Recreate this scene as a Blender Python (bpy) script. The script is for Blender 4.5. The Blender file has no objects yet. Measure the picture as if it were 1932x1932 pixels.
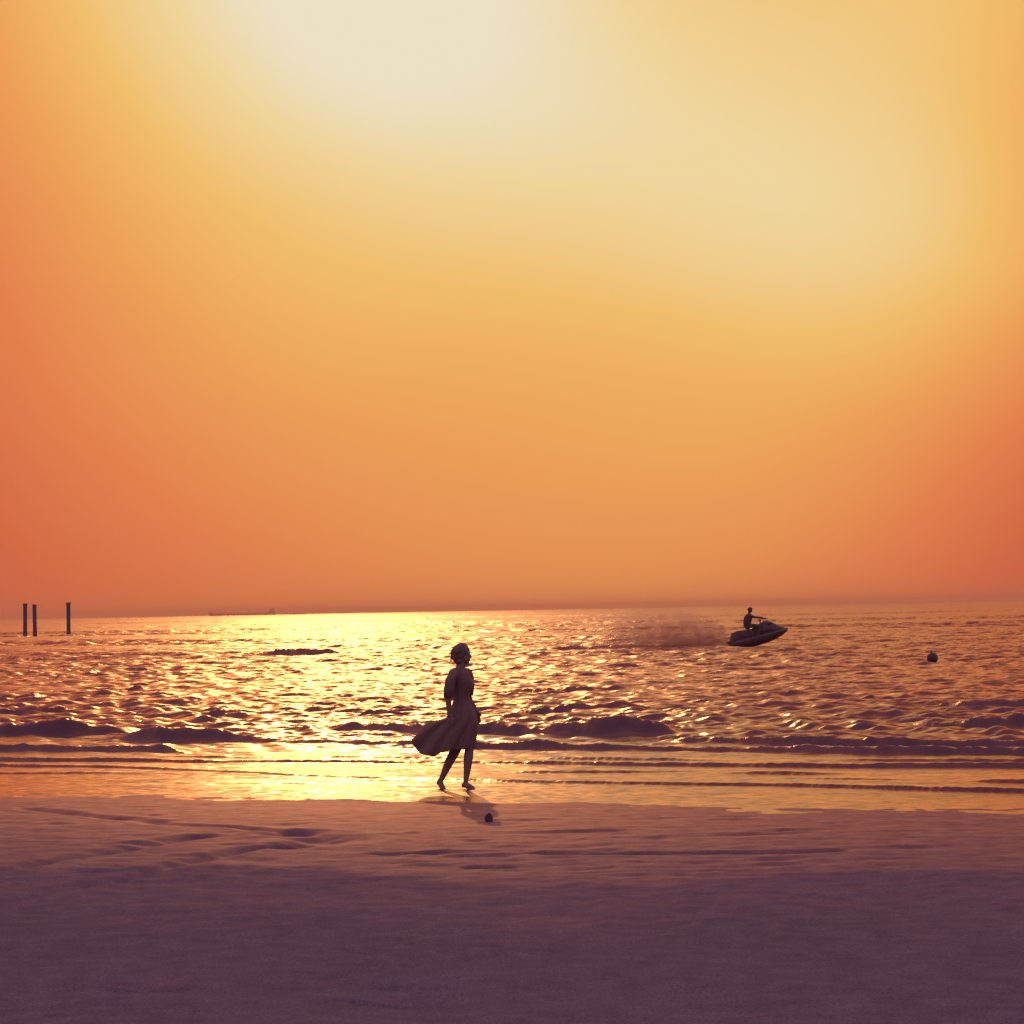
import bpy, bmesh, math, random
import numpy as np
from mathutils import Vector, Matrix, Euler

random.seed(7)
rng = np.random.default_rng(7)
scene = bpy.context.scene
COL = scene.collection
R = math.radians

# ---------------------------------------------------------------- camera
F = 4545.0            # focal length in units of a 1932 px wide picture (24 degree lens)
CAM_H = 2.03
cam_data = bpy.data.cameras.new('camera')
cam = bpy.data.objects.new('camera', cam_data); COL.objects.link(cam)
cam_data.sensor_fit = 'HORIZONTAL'; cam_data.sensor_width = 36.0
cam_data.lens = 36.0 * F / 1932.0
cam_data.clip_start = 0.1; cam_data.clip_end = 40000
CAM_ROT = Matrix.Rotation(R(90 + 2.32), 3, 'X') @ Matrix.Rotation(R(-1.06), 3, 'Z')
cam.matrix_world = Matrix.Translation((0, 0, CAM_H)) @ CAM_ROT.to_4x4()
scene.camera = cam

# ---------------------------------------------------------------- light
SUN_AZ, SUN_EL = -4.3, 18.0          # degrees, azimuth clockwise from +Y
SUN_E = 0.205
SUN_COL = (1.0, 0.62, 0.26)
SKY_STRENGTH = 0.15
EXPOSURE = 1.0

sun_dir = Vector((math.sin(R(SUN_AZ)) * math.cos(R(SUN_EL)), math.cos(R(SUN_AZ)) * math.cos(R(SUN_EL)), math.sin(R(SUN_EL))))
sl = bpy.data.lights.new('sun', 'SUN'); sl.energy = SUN_E; sl.angle = R(0.6); sl.color = SUN_COL
so = bpy.data.objects.new('sun', sl); COL.objects.link(so)
so.rotation_euler = sun_dir.to_track_quat('Z', 'Y').to_euler(); so.location = (-20, 60, 60)

def lin(r, g, b):
    f = lambda c: (c / 12.92 if c <= 0.04045 else ((c + 0.055) / 1.055) ** 2.4)
    return (f(r / 255), f(g / 255), f(b / 255), 1.0)

world = bpy.data.worlds.new('World'); scene.world = world; world.use_nodes = True
wn, wl = world.node_tree.nodes, world.node_tree.links
wn.clear()

class NB:
    """small helper for wiring math nodes"""
    def __init__(s, nt): s.n, s.l = nt.nodes, nt.links
    def put(s, node, i, v):
        if v is None: return
        if isinstance(v, bpy.types.NodeSocket): s.l.new(v, node.inputs[i])
        else: node.inputs[i].default_value = v
    def m(s, op, a, b=None, c=None, clamp=False):
        n = s.n.new('ShaderNodeMath'); n.operation = op; n.use_clamp = clamp
        s.put(n, 0, a); s.put(n, 1, b); s.put(n, 2, c); return n.outputs[0]
    def vm(s, op, a, b=None):
        n = s.n.new('ShaderNodeVectorMath'); n.operation = op
        s.put(n, 0, a); s.put(n, 1, b); return n.outputs[0]
    def scale(s, a, f):
        n = s.n.new('ShaderNodeVectorMath'); n.operation = 'SCALE'; s.put(n, 0, a); s.put(n, 3, f); return n.outputs[0]
    def ramp(s, f, stops, interp='LINEAR'):
        n = s.n.new('ShaderNodeValToRGB'); n.color_ramp.interpolation = interp
        e = n.color_ramp.elements
        while len(e) < len(stops): e.new(0.5)
        for k, (p, c) in enumerate(stops): e[k].position = p; e[k].color = c
        s.put(n, 0, f); return n.outputs[0]
    def mix(s, f, a, b, mode='MIX'):
        n = s.n.new('ShaderNodeMix'); n.data_type = 'RGBA'; n.blend_type = mode
        s.put(n, 0, f); s.put(n, 6, a); s.put(n, 7, b); return n.outputs[2]
    def noise(s, vec, scale, detail=2, rough=0.5, dim='3D'):
        n = s.n.new('ShaderNodeTexNoise'); n.noise_dimensions = dim
        s.put(n, 'Vector', vec); n.inputs['Scale'].default_value = scale
        n.inputs['Detail'].default_value = detail; n.inputs['Roughness'].default_value = rough
        return n.outputs
    def attr(s, name):
        n = s.n.new('ShaderNodeAttribute'); n.attribute_name = name; return n.outputs['Fac']

B = NB(world.node_tree)
tc = wn.new('ShaderNodeTexCoord')
sep = wn.new('ShaderNodeSeparateXYZ'); wl.new(tc.outputs['Generated'], sep.inputs[0])
az = B.m('MULTIPLY', B.m('ARCTAN2', sep.outputs[0], sep.outputs[1]), 180 / math.pi)
el = B.m('MULTIPLY', B.m('ARCSINE', sep.outputs[2]), 180 / math.pi)
# dusty evening glow: aureole of the sun plus a broad veil of thin cloud to its right
LOBES = [(-2.916, 21.633, 12.7, 19.686, -0.102, 1.105), (8.0, 8.9, 14.5, 3.4, -0.33, 0.155), (0.964, -1.955, 12.5, 10.134, 0.2, 0.125), (12.976, 15.754, 6.6, 18.0, -0.431, 0.50)]
t = None
for a0, e0, sa, se, rot, w in LOBES:
    da = B.m('SUBTRACT', az, a0); de = B.m('SUBTRACT', el, e0); c_, s_ = math.cos(rot), math.sin(rot)
    p_ = B.m('ADD', B.m('MULTIPLY', da, c_ / sa), B.m('MULTIPLY', de, s_ / sa)); q_ = B.m('ADD', B.m('MULTIPLY', da, -s_ / se), B.m('MULTIPLY', de, c_ / se))
    g = B.m('MULTIPLY', B.m('EXPONENT', B.m('MULTIPLY', B.m('ADD', B.m('MULTIPLY', p_, p_), B.m('MULTIPLY', q_, q_)), -1.0)), w)
    t = g if t is None else B.m('ADD', t, g)
streak = wn.new('ShaderNodeMapping'); streak.inputs['Scale'].default_value = (3, 3, 9)
wl.new(tc.outputs['Generated'], streak.inputs['Vector'])
nz = B.noise(streak.outputs[0], 1.6, 2, 0.45)[0]
t = B.m('ADD', t, B.m('MULTIPLY', B.m('SUBTRACT', nz, 0.5), 0.05))
glow = B.ramp(t, [(0.0, lin(150, 78, 80)), (0.15, lin(185, 88, 74)), (0.30, lin(215, 106, 68)), (0.45, lin(229, 131, 78)),
                  (0.60, lin(238, 160, 88)), (0.75, lin(242, 190, 106)), (0.90, lin(240, 213, 155)), (1.0, lin(237, 225, 198))])
sky = wn.new('ShaderNodeTexSky'); sky.sky_type = 'NISHITA'; sky.sun_disc = False
sky.sun_elevation = R(SUN_EL); sky.sun_rotation = R(SUN_AZ); sky.dust_density = 6.0; sky.air_density = 1.5; sky.ozone_density = 2.0
skyt = B.mix(1.0, sky.outputs[0], (1.25, 0.70, 0.92, 1.0), 'MULTIPLY')
skyt = B.mix(1.0, skyt, (2.15, 1.20, 1.60, 1.0), 'DARKEN')
bg1 = wn.new('ShaderNodeBackground'); bg1.inputs[1].default_value = SKY_STRENGTH; wl.new(skyt, bg1.inputs[0])
bg2 = wn.new('ShaderNodeBackground'); bg2.inputs[1].default_value = 0.5; wl.new(glow, bg2.inputs[0])
mixs = wn.new('ShaderNodeMixShader')
fac = B.m('MULTIPLY', t, 8.0, clamp=True)
wl.new(fac, mixs.inputs[0]); wl.new(bg1.outputs[0], mixs.inputs[1]); wl.new(bg2.outputs[0], mixs.inputs[2])
wo = wn.new('ShaderNodeOutputWorld'); wl.new(mixs.outputs[0], wo.inputs[0])

vs = scene.view_settings
scene.display_settings.display_device = 'sRGB'
vs.view_transform = 'Standard'; vs.look = 'None'; vs.exposure = EXPOSURE; vs.gamma = 1.0; vs.use_curve_mapping = False
scene.render.engine = 'CYCLES'
scene.cycles.use_denoising = True
scene.cycles.max_bounces = 6; scene.cycles.volume_bounces = 1
scene.cycles.caustics_reflective = False; scene.cycles.caustics_refractive = False
scene.cycles.sample_clamp_indirect = 4.0
scene.cycles.volume_step_rate = 1.0; scene.cycles.volume_max_steps = 256

# ---------------------------------------------------------------- helpers
def on_ground(x, y, z=0.0):
    """point of the level z seen in direction (x, y) of the 1932 px picture"""
    d = CAM_ROT @ Vector(((x - 966) / F, -(y - 966) / F, -1.0))
    k = (z - CAM_H) / d.z
    return Vector((d.x * k, d.y * k, z))

def smooth(a, b, x):
    k = np.clip((x - a) / (b - a), 0, 1); return k * k * (3 - 2 * k)

_lat = rng.random((256, 256))
def vnoise(x, y, scale=1.0, seed=0):
    x = x * scale + seed * 17.3; y = y * scale + seed * 31.7
    xi = np.floor(x).astype(int); yi = np.floor(y).astype(int)
    fx = x - xi; fy = y - yi; fx = fx * fx * (3 - 2 * fx); fy = fy * fy * (3 - 2 * fy)
    a = _lat[xi & 255, yi & 255]; b = _lat[(xi + 1) & 255, yi & 255]
    c = _lat[xi & 255, (yi + 1) & 255]; d = _lat[(xi + 1) & 255, (yi + 1) & 255]
    return (a * (1 - fx) + b * fx) * (1 - fy) + (c * (1 - fx) + d * fx) * fy
def fbm(x, y, scale, octs=3, seed=0):
    s = 0; a = 0.5
    for k in range(octs): s = s + a * vnoise(x, y, scale * 2 ** k, seed + k); a *= 0.5
    return s / (1 - 0.5 ** octs)

def mesh_obj(name, verts, faces, mat, parent=None, shade=True):
    me = bpy.data.meshes.new(name); me.from_pydata([tuple(v) for v in verts], [], [tuple(f) for f in faces])
    me.validate(); me.update()
    if shade: me.polygons.foreach_set('use_smooth', [True] * len(me.polygons))
    me.materials.append(mat)
    o = bpy.data.objects.new(name, me); COL.objects.link(o)
    if parent: o.parent = parent
    return o
def tag(o, label=None, cat=None, group=None, kind=None):
    if label: o['label'] = label
    if cat: o['category'] = cat
    if group: o['group'] = group
    if kind: o['kind'] = kind
    return o
def thing(name, loc, rz=0.0, rot=None):
    e = bpy.data.objects.new(name, None); COL.objects.link(e); e.empty_display_size = 0.2
    e.location = loc; e.rotation_euler = rot or (0, 0, rz); return e

class MB:
    """collects closed shapes into one mesh"""
    def __init__(s): s.v, s.f = [], []
    def add(s, v, f):
        o = len(s.v); s.v += [tuple(p) for p in v]; s.f += [tuple(i + o for i in q) for q in f]; return s
    def loft(s, rings, caps=True):
        n = len(rings[0]); v = [p for r in rings for p in r]; f = []
        for k in range(len(rings) - 1):
            for i in range(n):
                j = (i + 1) % n; f.append((k * n + i, k * n + j, (k + 1) * n + j, (k + 1) * n + i))
        if caps: f.append(tuple(range(n - 1, -1, -1))); f.append(tuple((len(rings) - 1) * n + i for i in range(n)))
        return s.add(v, f)
    def box(s, c, d):
        x, y, z = c; a, b, h = d[0] / 2, d[1] / 2, d[2] / 2
        r = lambda zz: [(x - a, y - b, zz), (x + a, y - b, zz), (x + a, y + b, zz), (x - a, y + b, zz)]
        return s.loft([r(z - h), r(z + h)])
    def cap(s, p0, r0, p1, r1, seg=14, e=1.0):
        """tapered capsule from p0 to p1"""
        p0, p1 = Vector(p0), Vector(p1); d = p1 - p0; L = d.length
        d = d / L if L > 1e-6 else Vector((0, 0, 1))
        u = d.orthogonal().normalized(); w = d.cross(u)
        rings = []
        for k in range(5):
            a = -math.pi / 2 + k * math.pi / 10 + 0.02
            rings.append((p0 + d * (r0 * math.sin(a)), r0 * math.cos(a)))
        for k in range(1, 4): q = k / 4; rings.append((p0.lerp(p1, q), r0 + (r1 - r0) * q))
        for k in range(5):
            a = k * math.pi / 10 if k < 5 else 0
            rings.append((p1 + d * (r1 * math.sin(a)), r1 * math.cos(a)))
        a = math.pi / 2 - 0.02; rings.append((p1 + d * (r1 * math.sin(a)), r1 * math.cos(a)))
        return s.loft([[c + (u * math.cos(2 * math.pi * i / seg) + w * math.sin(2 * math.pi * i / seg)) * r for i in range(seg)] for c, r in rings])
    def ell(s, c, rad, rot=(0, 0, 0), seg=18, rings=11):
        M = Euler(rot).to_matrix(); c = Vector(c); rr = []
        for k in range(rings):
            a = -math.pi / 2 + (k + 0.15) / (rings - 0.7) * math.pi
            rr.append([c + M @ Vector((rad[0] * math.cos(a) * math.cos(2 * math.pi * i / seg), rad[1] * math.cos(a) * math.sin(2 * math.pi * i / seg), rad[2] * math.sin(a))) for i in range(seg)])
        return s.loft(rr)
    def chain(s, pts, seg=14):
        for (p, r), (q, r2) in zip(pts[:-1], pts[1:]): s.cap(p, r, q, r2, seg)
        return s
    def build(s, name, mat, parent=None, shade=True): return mesh_obj(name, s.v, s.f, mat, parent, shade)

def remesh(o, voxel, smooth_it=4):
    m = o.modifiers.new('union', 'REMESH'); m.mode = 'VOXEL'; m.voxel_size = voxel; m.use_smooth_shade = True
    k = o.modifiers.new('relax', 'SMOOTH'); k.factor = 0.5; k.iterations = smooth_it
    return o

def mat(name, col, rough=0.6, spec=0.5, noise_scale=None, noise_amt=0.25, metallic=0.0, bump=0.0):
    m = bpy.data.materials.new(name); m.use_nodes = True
    p = m.node_tree.nodes['Principled BSDF']; b = NB(m.node_tree)
    p.inputs['Roughness'].default_value = rough; p.inputs['Metallic'].default_value = metallic
    p.inputs['Specular IOR Level'].default_value = spec
    c = (col[0], col[1], col[2], 1)
    if noise_scale:
        t_ = m.node_tree.nodes.new('ShaderNodeTexCoord')
        n = b.noise(t_.outputs['Object'], noise_scale, 4, 0.6)[0]
        lo = tuple(v * (1 - noise_amt) for v in col) + (1,); hi = tuple(min(1, v * (1 + noise_amt)) for v in col) + (1,)
        m.node_tree.links.new(b.ramp(n, [(0.3, lo), (0.7, hi)]), p.inputs['Base Color'])
        if bump:
            bn = m.node_tree.nodes.new('ShaderNodeBump'); bn.inputs['Strength'].default_value = 0.6; bn.inputs['Distance'].default_value = bump
            m.node_tree.links.new(n, bn.inputs['Height']); m.node_tree.links.new(bn.outputs[0], p.inputs['Normal'])
    else: p.inputs['Base Color'].default_value = c
    return m

# ---------------------------------------------------------------- shore geometry
PL, PR = on_ground(0, 1499), on_ground(1932, 1528)
along = (PR - PL).normalized(); off = Vector((-along.y, along.x, 0))
if off.y < 0: off = -off
def shore_uv(x, y):
    return (x - PL.x) * along.x + (y - PL.y) * along.y, (x - PL.x) * off.x + (y - PL.y) * off.y

def sand_base(v):
    d = np.clip(-v, 0, 60); far = np.clip(-v - 60, 0, 400)
    s = np.clip(v, 0, 1e5)
    return 0.006 * d + 0.00034 * d * d + 0.004 * far - np.minimum(0.005 * s + 0.0012 * s * s, 1.6)

def polar(rs, dense_half, dth):
    th = list(np.arange(0, dense_half, dth)); st = dth
    while th[-1] < 180: st *= 1.16; th.append(th[-1] + st)
    th[-1] = 180.0
    th = np.array([-q for q in th[:0:-1]] + th)
    th = th[1:]                                    # -180 and 180 are the same column
    rr, tt = np.meshgrid(rs, np.radians(th), indexing='ij')
    n, m_ = rr.shape
    i = np.arange(n - 1)[:, None]; j = np.arange(m_)[None, :]; j2 = (j + 1) % m_
    quads = np.stack([i * m_ + j, i * m_ + j2, (i + 1) * m_ + j2, (i + 1) * m_ + j], -1).reshape(-1, 4)
    dth_ = np.radians(np.gradient(th))
    return rr.ravel(), tt.ravel(), quads, np.tile(dth_, n) * rr.ravel(), np.repeat(np.gradient(rs), m_)

def grid_obj(name, x, y, z, quads, m, attrs):
    me = bpy.data.meshes.new(name)
    me.vertices.add(len(x)); me.vertices.foreach_set('co', np.stack([x, y, z], 1).astype(np.float32).ravel())
    me.loops.add(quads.size); me.loops.foreach_set('vertex_index', quads.astype(np.int32).ravel())
    me.polygons.add(len(quads)); me.polygons.foreach_set('loop_start', np.arange(0, quads.size, 4, dtype=np.int32))
    me.polygons.foreach_set('use_smooth', np.ones(len(quads), bool))
    me.update(calc_edges=True)
    for k, a in attrs.items():
        at = me.attributes.new(k, 'FLOAT', 'POINT'); at.data.foreach_set('value', a.astype(np.float32))
    me.materials.append(m)
    o = bpy.data.objects.new(name, me); COL.objects.link(o); return o

def geo_rows(spec):
    r = [spec[0][0]]
    for a, b, q in spec:
        while r[-1] < b: r.append(r[-1] * (1 + q))
    return np.array(r)

# ---------------------------------------------------------------- sand
def mat_sand():
    m = bpy.data.materials.new('beach_sand'); m.use_nodes = True
    b = NB(m.node_tree); n, l = m.node_tree.nodes, m.node_tree.links
    p = n['Principled BSDF']; t_ = n.new('ShaderNodeTexCoord'); pos = t_.outputs['Object']
    damp = b.attr('damp')
    fine = b.noise(pos, 70, 3, 0.8)[0]; mid = b.noise(pos, 5, 4, 0.6)[0]; big = b.noise(pos, 0.6, 3, 0.5)[0]
    col = b.ramp(mid, [(0.3, (0.18, 0.125, 0.148, 1)), (0.7, (0.29, 0.20, 0.23, 1))])
    col = b.mix(b.m('MULTIPLY_ADD', fine, 4.0, -1.6, clamp=True), col, (0.10, 0.07, 0.088, 1))
    col = b.mix(b.m('MULTIPLY', big, 0.3), col, (0.25, 0.165, 0.18, 1))
    wet = b.mix(1.0, col, (0.84, 0.64, 0.58, 1), 'MULTIPLY')
    p.inputs['Specular IOR Level'].default_value = 0.0; p.inputs['Roughness'].default_value = 1.0
    l.new(b.mix(damp, col, wet), p.inputs['Base Color'])
    gl = n.new('ShaderNodeBsdfAnisotropic'); gl.inputs['Color'].default_value = (1.0, 0.60, 0.42, 1)  # sheen tinted orange, the evening light's warmth put into its colour
    l.new(b.m('MULTIPLY_ADD', mid, 0.15, 0.44), gl.inputs['Roughness'])
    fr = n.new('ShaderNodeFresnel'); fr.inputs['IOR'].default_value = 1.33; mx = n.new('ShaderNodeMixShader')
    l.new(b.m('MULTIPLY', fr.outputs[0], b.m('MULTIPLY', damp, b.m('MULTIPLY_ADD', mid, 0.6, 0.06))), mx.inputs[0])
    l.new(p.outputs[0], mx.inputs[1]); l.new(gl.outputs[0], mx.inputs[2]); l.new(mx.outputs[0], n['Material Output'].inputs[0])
    h = b.m('ADD', b.m('MULTIPLY', fine, 0.012), b.m('MULTIPLY', mid, 0.012))
    bn = n.new('ShaderNodeBump'); bn.inputs['Distance'].default_value = 1.0
    l.new(h, bn.inputs['Height']); l.new(b.m('MULTIPLY_ADD', damp, -0.45, 0.8), bn.inputs['Strength'])
    for q in (p, gl): l.new(bn.outputs[0], q.inputs['Normal'])
    return m

def dist_poly(x, y, pts):
    best = np.full(x.shape, 1e9)
    for (ax, ay), (bx, by) in zip(pts[:-1], pts[1:]):
        dx, dy = bx - ax, by - ay
        k = np.clip(((x - ax) * dx + (y - ay) * dy) / (dx * dx + dy * dy), 0, 1)
        best = np.minimum(best, np.hypot(x - ax - k * dx, y - ay - k * dy))
    return best

TRACKS = [  # wheel and foot trails on the beach: (points as seen, half width m, depth m)
    ([(60, 1517), (180, 1530), (310, 1547), (480, 1558), (575, 1567)], 0.10, 0.035),
    ([(560, 1567), (615, 1573), (628, 1580), (600, 1587), (570, 1590)], 0.22, 0.075),
    ([(580, 1590), (500, 1594), (440, 1606), (370, 1623), (300, 1641), (200, 1666), (60, 1700)], 0.12, 0.045),
    ([(385, 1571), (300, 1585), (150, 1609), (60, 1630), (-60, 1655)], 0.13, 0.045),
    ([(690, 1606), (770, 1605), (850, 1600)], 0.07, 0.04),
    ([(1030, 1605), (1120, 1607), (1230, 1605), (1400, 1603), (1560, 1598)], 0.09, 0.045),
    ([(880, 1636), (950, 1634)], 0.07, 0.04),
    ([(190, 1898), (330, 1899)], 0.03, 0.02),
    ([(620, 1912), (760, 1925)], 0.04, 0.03), ([(700, 1880), (850, 1885)], 0.05, 0.03),
]
rs = np.concatenate([geo_rows([(0.4, 9.5, 0.12)])[:-1], geo_rows([(9.5, 31, 0.0026), (31, 60, 0.02), (60, 9000, 0.2)])])
r_, t_, quads, sw, sr = polar(rs, 13.6, 0.055)
x, y = r_ * np.sin(t_), r_ * np.cos(t_)
u, v = shore_uv(x, y)
z = sand_base(v)
near = smooth(80, 40, r_)
dry_edge = -9.6 + 2.2 * (fbm(x, y, 0.35, 3, 3) - 0.5) + 1.6 * (fbm(u, v, 0.9, 3, 5) - 0.5)
# where the sand is still damp from the last tide
edge_px = [(-400, 1640), (300, 1635), (600, 1642), (760, 1655), (1000, 1662), (1230, 1666), (1500, 1652), (1700, 1642), (2300, 1632)]
ep = [on_ground(a, b_, 0.07) for a, b_ in edge_px]
ey = np.interp(x, [q.x for q in ep], [q.y for q in ep])
jag = 1.1 * (fbm(x, y, 0.8, 4, 3) - 0.5) + 0.5 * (fbm(x, y, 4.0, 2, 9) - 0.5)
damp = smooth(-0.5, 0.5, y - ey + jag) * (0.45 + 0.55 * smooth(-7.5, -0.5, v))
damp = np.maximum(damp, 0.12 * smooth(-4, -1, y - ey + 3 * jag))
damp = np.where(r_ > 45, smooth(-11, -9, v), damp)
und = 0.010 * (fbm(x, y, 0.5, 3, 1) - 0.5) * smooth(6, 1, v) + 0.010 * (fbm(u * .6, v, 2.5, 3, 14) - 0.5) + 0.006 * (fbm(u * 0.35, v, 1.2, 3, 2) - 0.5) + 0.005 * (fbm(u * 0.7, v, 7.0, 2, 15) - 0.5)
rough_dry = (fbm(x, y, 2.2, 4, 4) - 0.5) * 0.045 + (fbm(x, y, 9, 2, 6) - 0.5) * 0.012
rough_damp = (fbm(x * 0.6, y, 5.0, 3, 7) - 0.5) * 0.008
churn = fbm(x * 0.7, y, 1.6, 3, 12)
pits = -np.clip(churn - 0.58, 0, 1) * 0.03 * smooth(-1.5, -5.0, v)
z = z + near * (und + smooth(-0.6, -2.5, v) * ((1 - damp) * rough_dry + damp * rough_damp) + pits)
for pts, hw, dep in TRACKS:
    P = [on_ground(a, b_, 0.06)[:2] for a, b_ in pts]
    m_ = (np.abs(x) < 12) & (r_ > 9) & (r_ < 32)
    d = dist_poly(x[m_] + 0.25 * (vnoise(x[m_], y[m_], 1.3, 8) - 0.5), y[m_] + 0.25 * (vnoise(x[m_], y[m_], 1.3, 9) - 0.5), P)
    brk = 0.35 + 0.9 * vnoise(x[m_], y[m_], 2.2, 11)
    z[m_] += 1.05 * brk * (-dep * np.exp(-(d / hw) ** 2) + 0.15 * dep * np.exp(-((d - 1.9 * hw) / (0.6 * hw)) ** 2))
dent = random.Random(21)
sub = np.nonzero((np.abs(x) < 7) & (y > 14) & (r_ < 30))[0]; xs0, ys0 = x[sub], y[sub]
for k in range(150):
    c = on_ground(dent.uniform(60, 1750), 1530 + 135 * dent.random() ** 0.8, 0.05)
    ax_, ay_ = dent.uniform(0.06, 0.32), dent.uniform(0.07, 0.13); dp = dent.uniform(0.004, 0.013)
    m_ = sub[(np.abs(xs0 - c.x) < 3 * ax_) & (np.abs(ys0 - c.y) < 4 * ay_)]
    dx, dy = (x[m_] - c.x) / ax_, (y[m_] - c.y) / ay_
    dx = dx + 0.8 * (vnoise(x[m_], y[m_], 9, 71) - 0.5); dy = dy + 0.8 * (vnoise(x[m_], y[m_], 9, 72) - 0.5)
    z[m_] += -dp * np.exp(-dx * dx - dy * dy) + 0.7 * dp * np.exp(-dx * dx - (dy - 1.5) ** 2)
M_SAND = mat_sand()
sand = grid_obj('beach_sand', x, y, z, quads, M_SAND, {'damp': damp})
tag(sand, 'dark sandy beach sloping down to the water, damp near the edge', kind='structure')

# ---------------------------------------------------------------- sea
def mat_sea():
    m = bpy.data.materials.new('sea_water'); m.use_nodes = True
    b = NB(m.node_tree); n, l = m.node_tree.nodes, m.node_tree.links
    n.remove(n['Principled BSDF']); t_ = n.new('ShaderNodeTexCoord'); pos = t_.outputs['Object']
    g = n.new('ShaderNodeNewGeometry'); chop = b.attr('chop')
    dif = n.new('ShaderNodeBsdfDiffuse'); gl = n.new('ShaderNodeBsdfAnisotropic'); fr = n.new('ShaderNodeFresnel'); mx = n.new('ShaderNodeMixShader')
    l.new(b.mix(chop, (1.0, 0.70, 0.52, 1), (0.92, 0.55, 0.37, 1)), gl.inputs['Color']); fr.inputs['IOR'].default_value = 1.333  # warm-tinted sheen: orange light put into the reflection colour, stronger where choppy
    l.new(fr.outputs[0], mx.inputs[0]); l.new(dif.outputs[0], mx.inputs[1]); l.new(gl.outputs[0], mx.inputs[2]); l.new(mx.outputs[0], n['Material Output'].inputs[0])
    murk = b.noise(pos, 0.25, 3, 0.5)[0]
    l.new(b.ramp(murk, [(0.3, (0.125, 0.060, 0.070, 1)), (0.7, (0.155, 0.076, 0.084, 1))]), dif.inputs['Color'])
    # wind ripples finer than the modelled waves
    mp = n.new('ShaderNodeMapping'); mp.inputs['Scale'].default_value = (0.75, 1.0, 1.0); mp.inputs['Rotation'].default_value = (0, 0, 0.25); l.new(pos, mp.inputs[0])
    c1 = b.noise(mp.outputs[0], 2.2, 2, 0.6)[1]; c2 = b.noise(mp.outputs[0], 9.0, 2, 0.5)[1]
    half = (0.5, 0.5, 0.5)
    s1 = b.scale(b.vm('SUBTRACT', c1, half), b.m('MULTIPLY_ADD', chop, 0.85, 0.10))
    s2 = b.scale(b.vm('SUBTRACT', c2, half), b.m('MULTIPLY_ADD', chop, 0.15, 0.42))
    s = b.vm('MULTIPLY', b.vm('ADD', s1, s2), (1.0, 1.0, 0.0))
    nn = b.vm('NORMALIZE', b.vm('ADD', g.outputs['Normal'], s))
    for q in (dif, gl, fr): l.new(nn, q.inputs['Normal'])
    l.new(b.m('MULTIPLY_ADD', chop, 0.105, 0.215), gl.inputs['Roughness'])
    return m

rs = geo_rows([(15, 22.5, 0.02), (22.5, 52, 0.0016), (52, 120, 0.0022), (120, 300, 0.0028), (300, 800, 0.0042), (800, 3000, 0.012), (3000, 11500, 0.06)])
r_, t_, quads, sw, sr = polar(rs, 13.4, 0.056)
x, y = r_ * np.sin(t_), r_ * np.cos(t_)
u, v = shore_uv(x, y)
sp = np.maximum(sr, sw * 1.3)
deep = smooth(5, 30, v)
h = np.zeros_like(x)
main = math.atan2(off.y, off.x)
wave_rng = np.random.default_rng(11)
for k in range(320):
    lam = 0.26 * (13 / 0.26) ** (k / 129.0) * wave_rng.uniform(0.95, 1.05)
    a = main + wave_rng.normal() * (0.58 if lam < 4 else 0.45)
    kk = 2 * math.pi / lam
    amp = np.interp(lam, [0.26, 0.6, 1.0, 1.6, 3.0, 5.0, 13.0], [0.048, 0.050, 0.036, 0.022, 0.012, 0.007, 0.003]) / kk
    ph = wave_rng.uniform(0, 6.28)
    lim = np.interp(r_, [120, 300], [2.0, 0.9])
    f = np.clip(lam / (lim * sp) - 0.9, 0, 1) * (1 + np.interp(r_, [90, 300], [0, 3.6]) * (lam > 1.0))
    grow = smooth(4 + lam * 0.6, 15 + lam * 2.2, v)
    msk = (f > 0) & (grow > 0)
    h[msk] += (amp * f * grow)[msk] * np.sin(kk * (math.cos(a) * x[msk] + math.sin(a) * y[msk]) + ph)
gust = 0.65 + 0.7 * fbm(x, y, 0.045, 2, 21)
h *= gust
h = h + 2.0 * h * h * (h > 0)
_q = on_ground(893, 1243)   # a flat stretch between two crests
h = h * (1 - 0.85 * np.exp(-((x - _q.x) / 0.9) ** 2 - ((y - _q.y) / 7.0) ** 2))
h = np.where(r_ > 100, 0.20 * np.tanh(h / 0.20), h)

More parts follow.
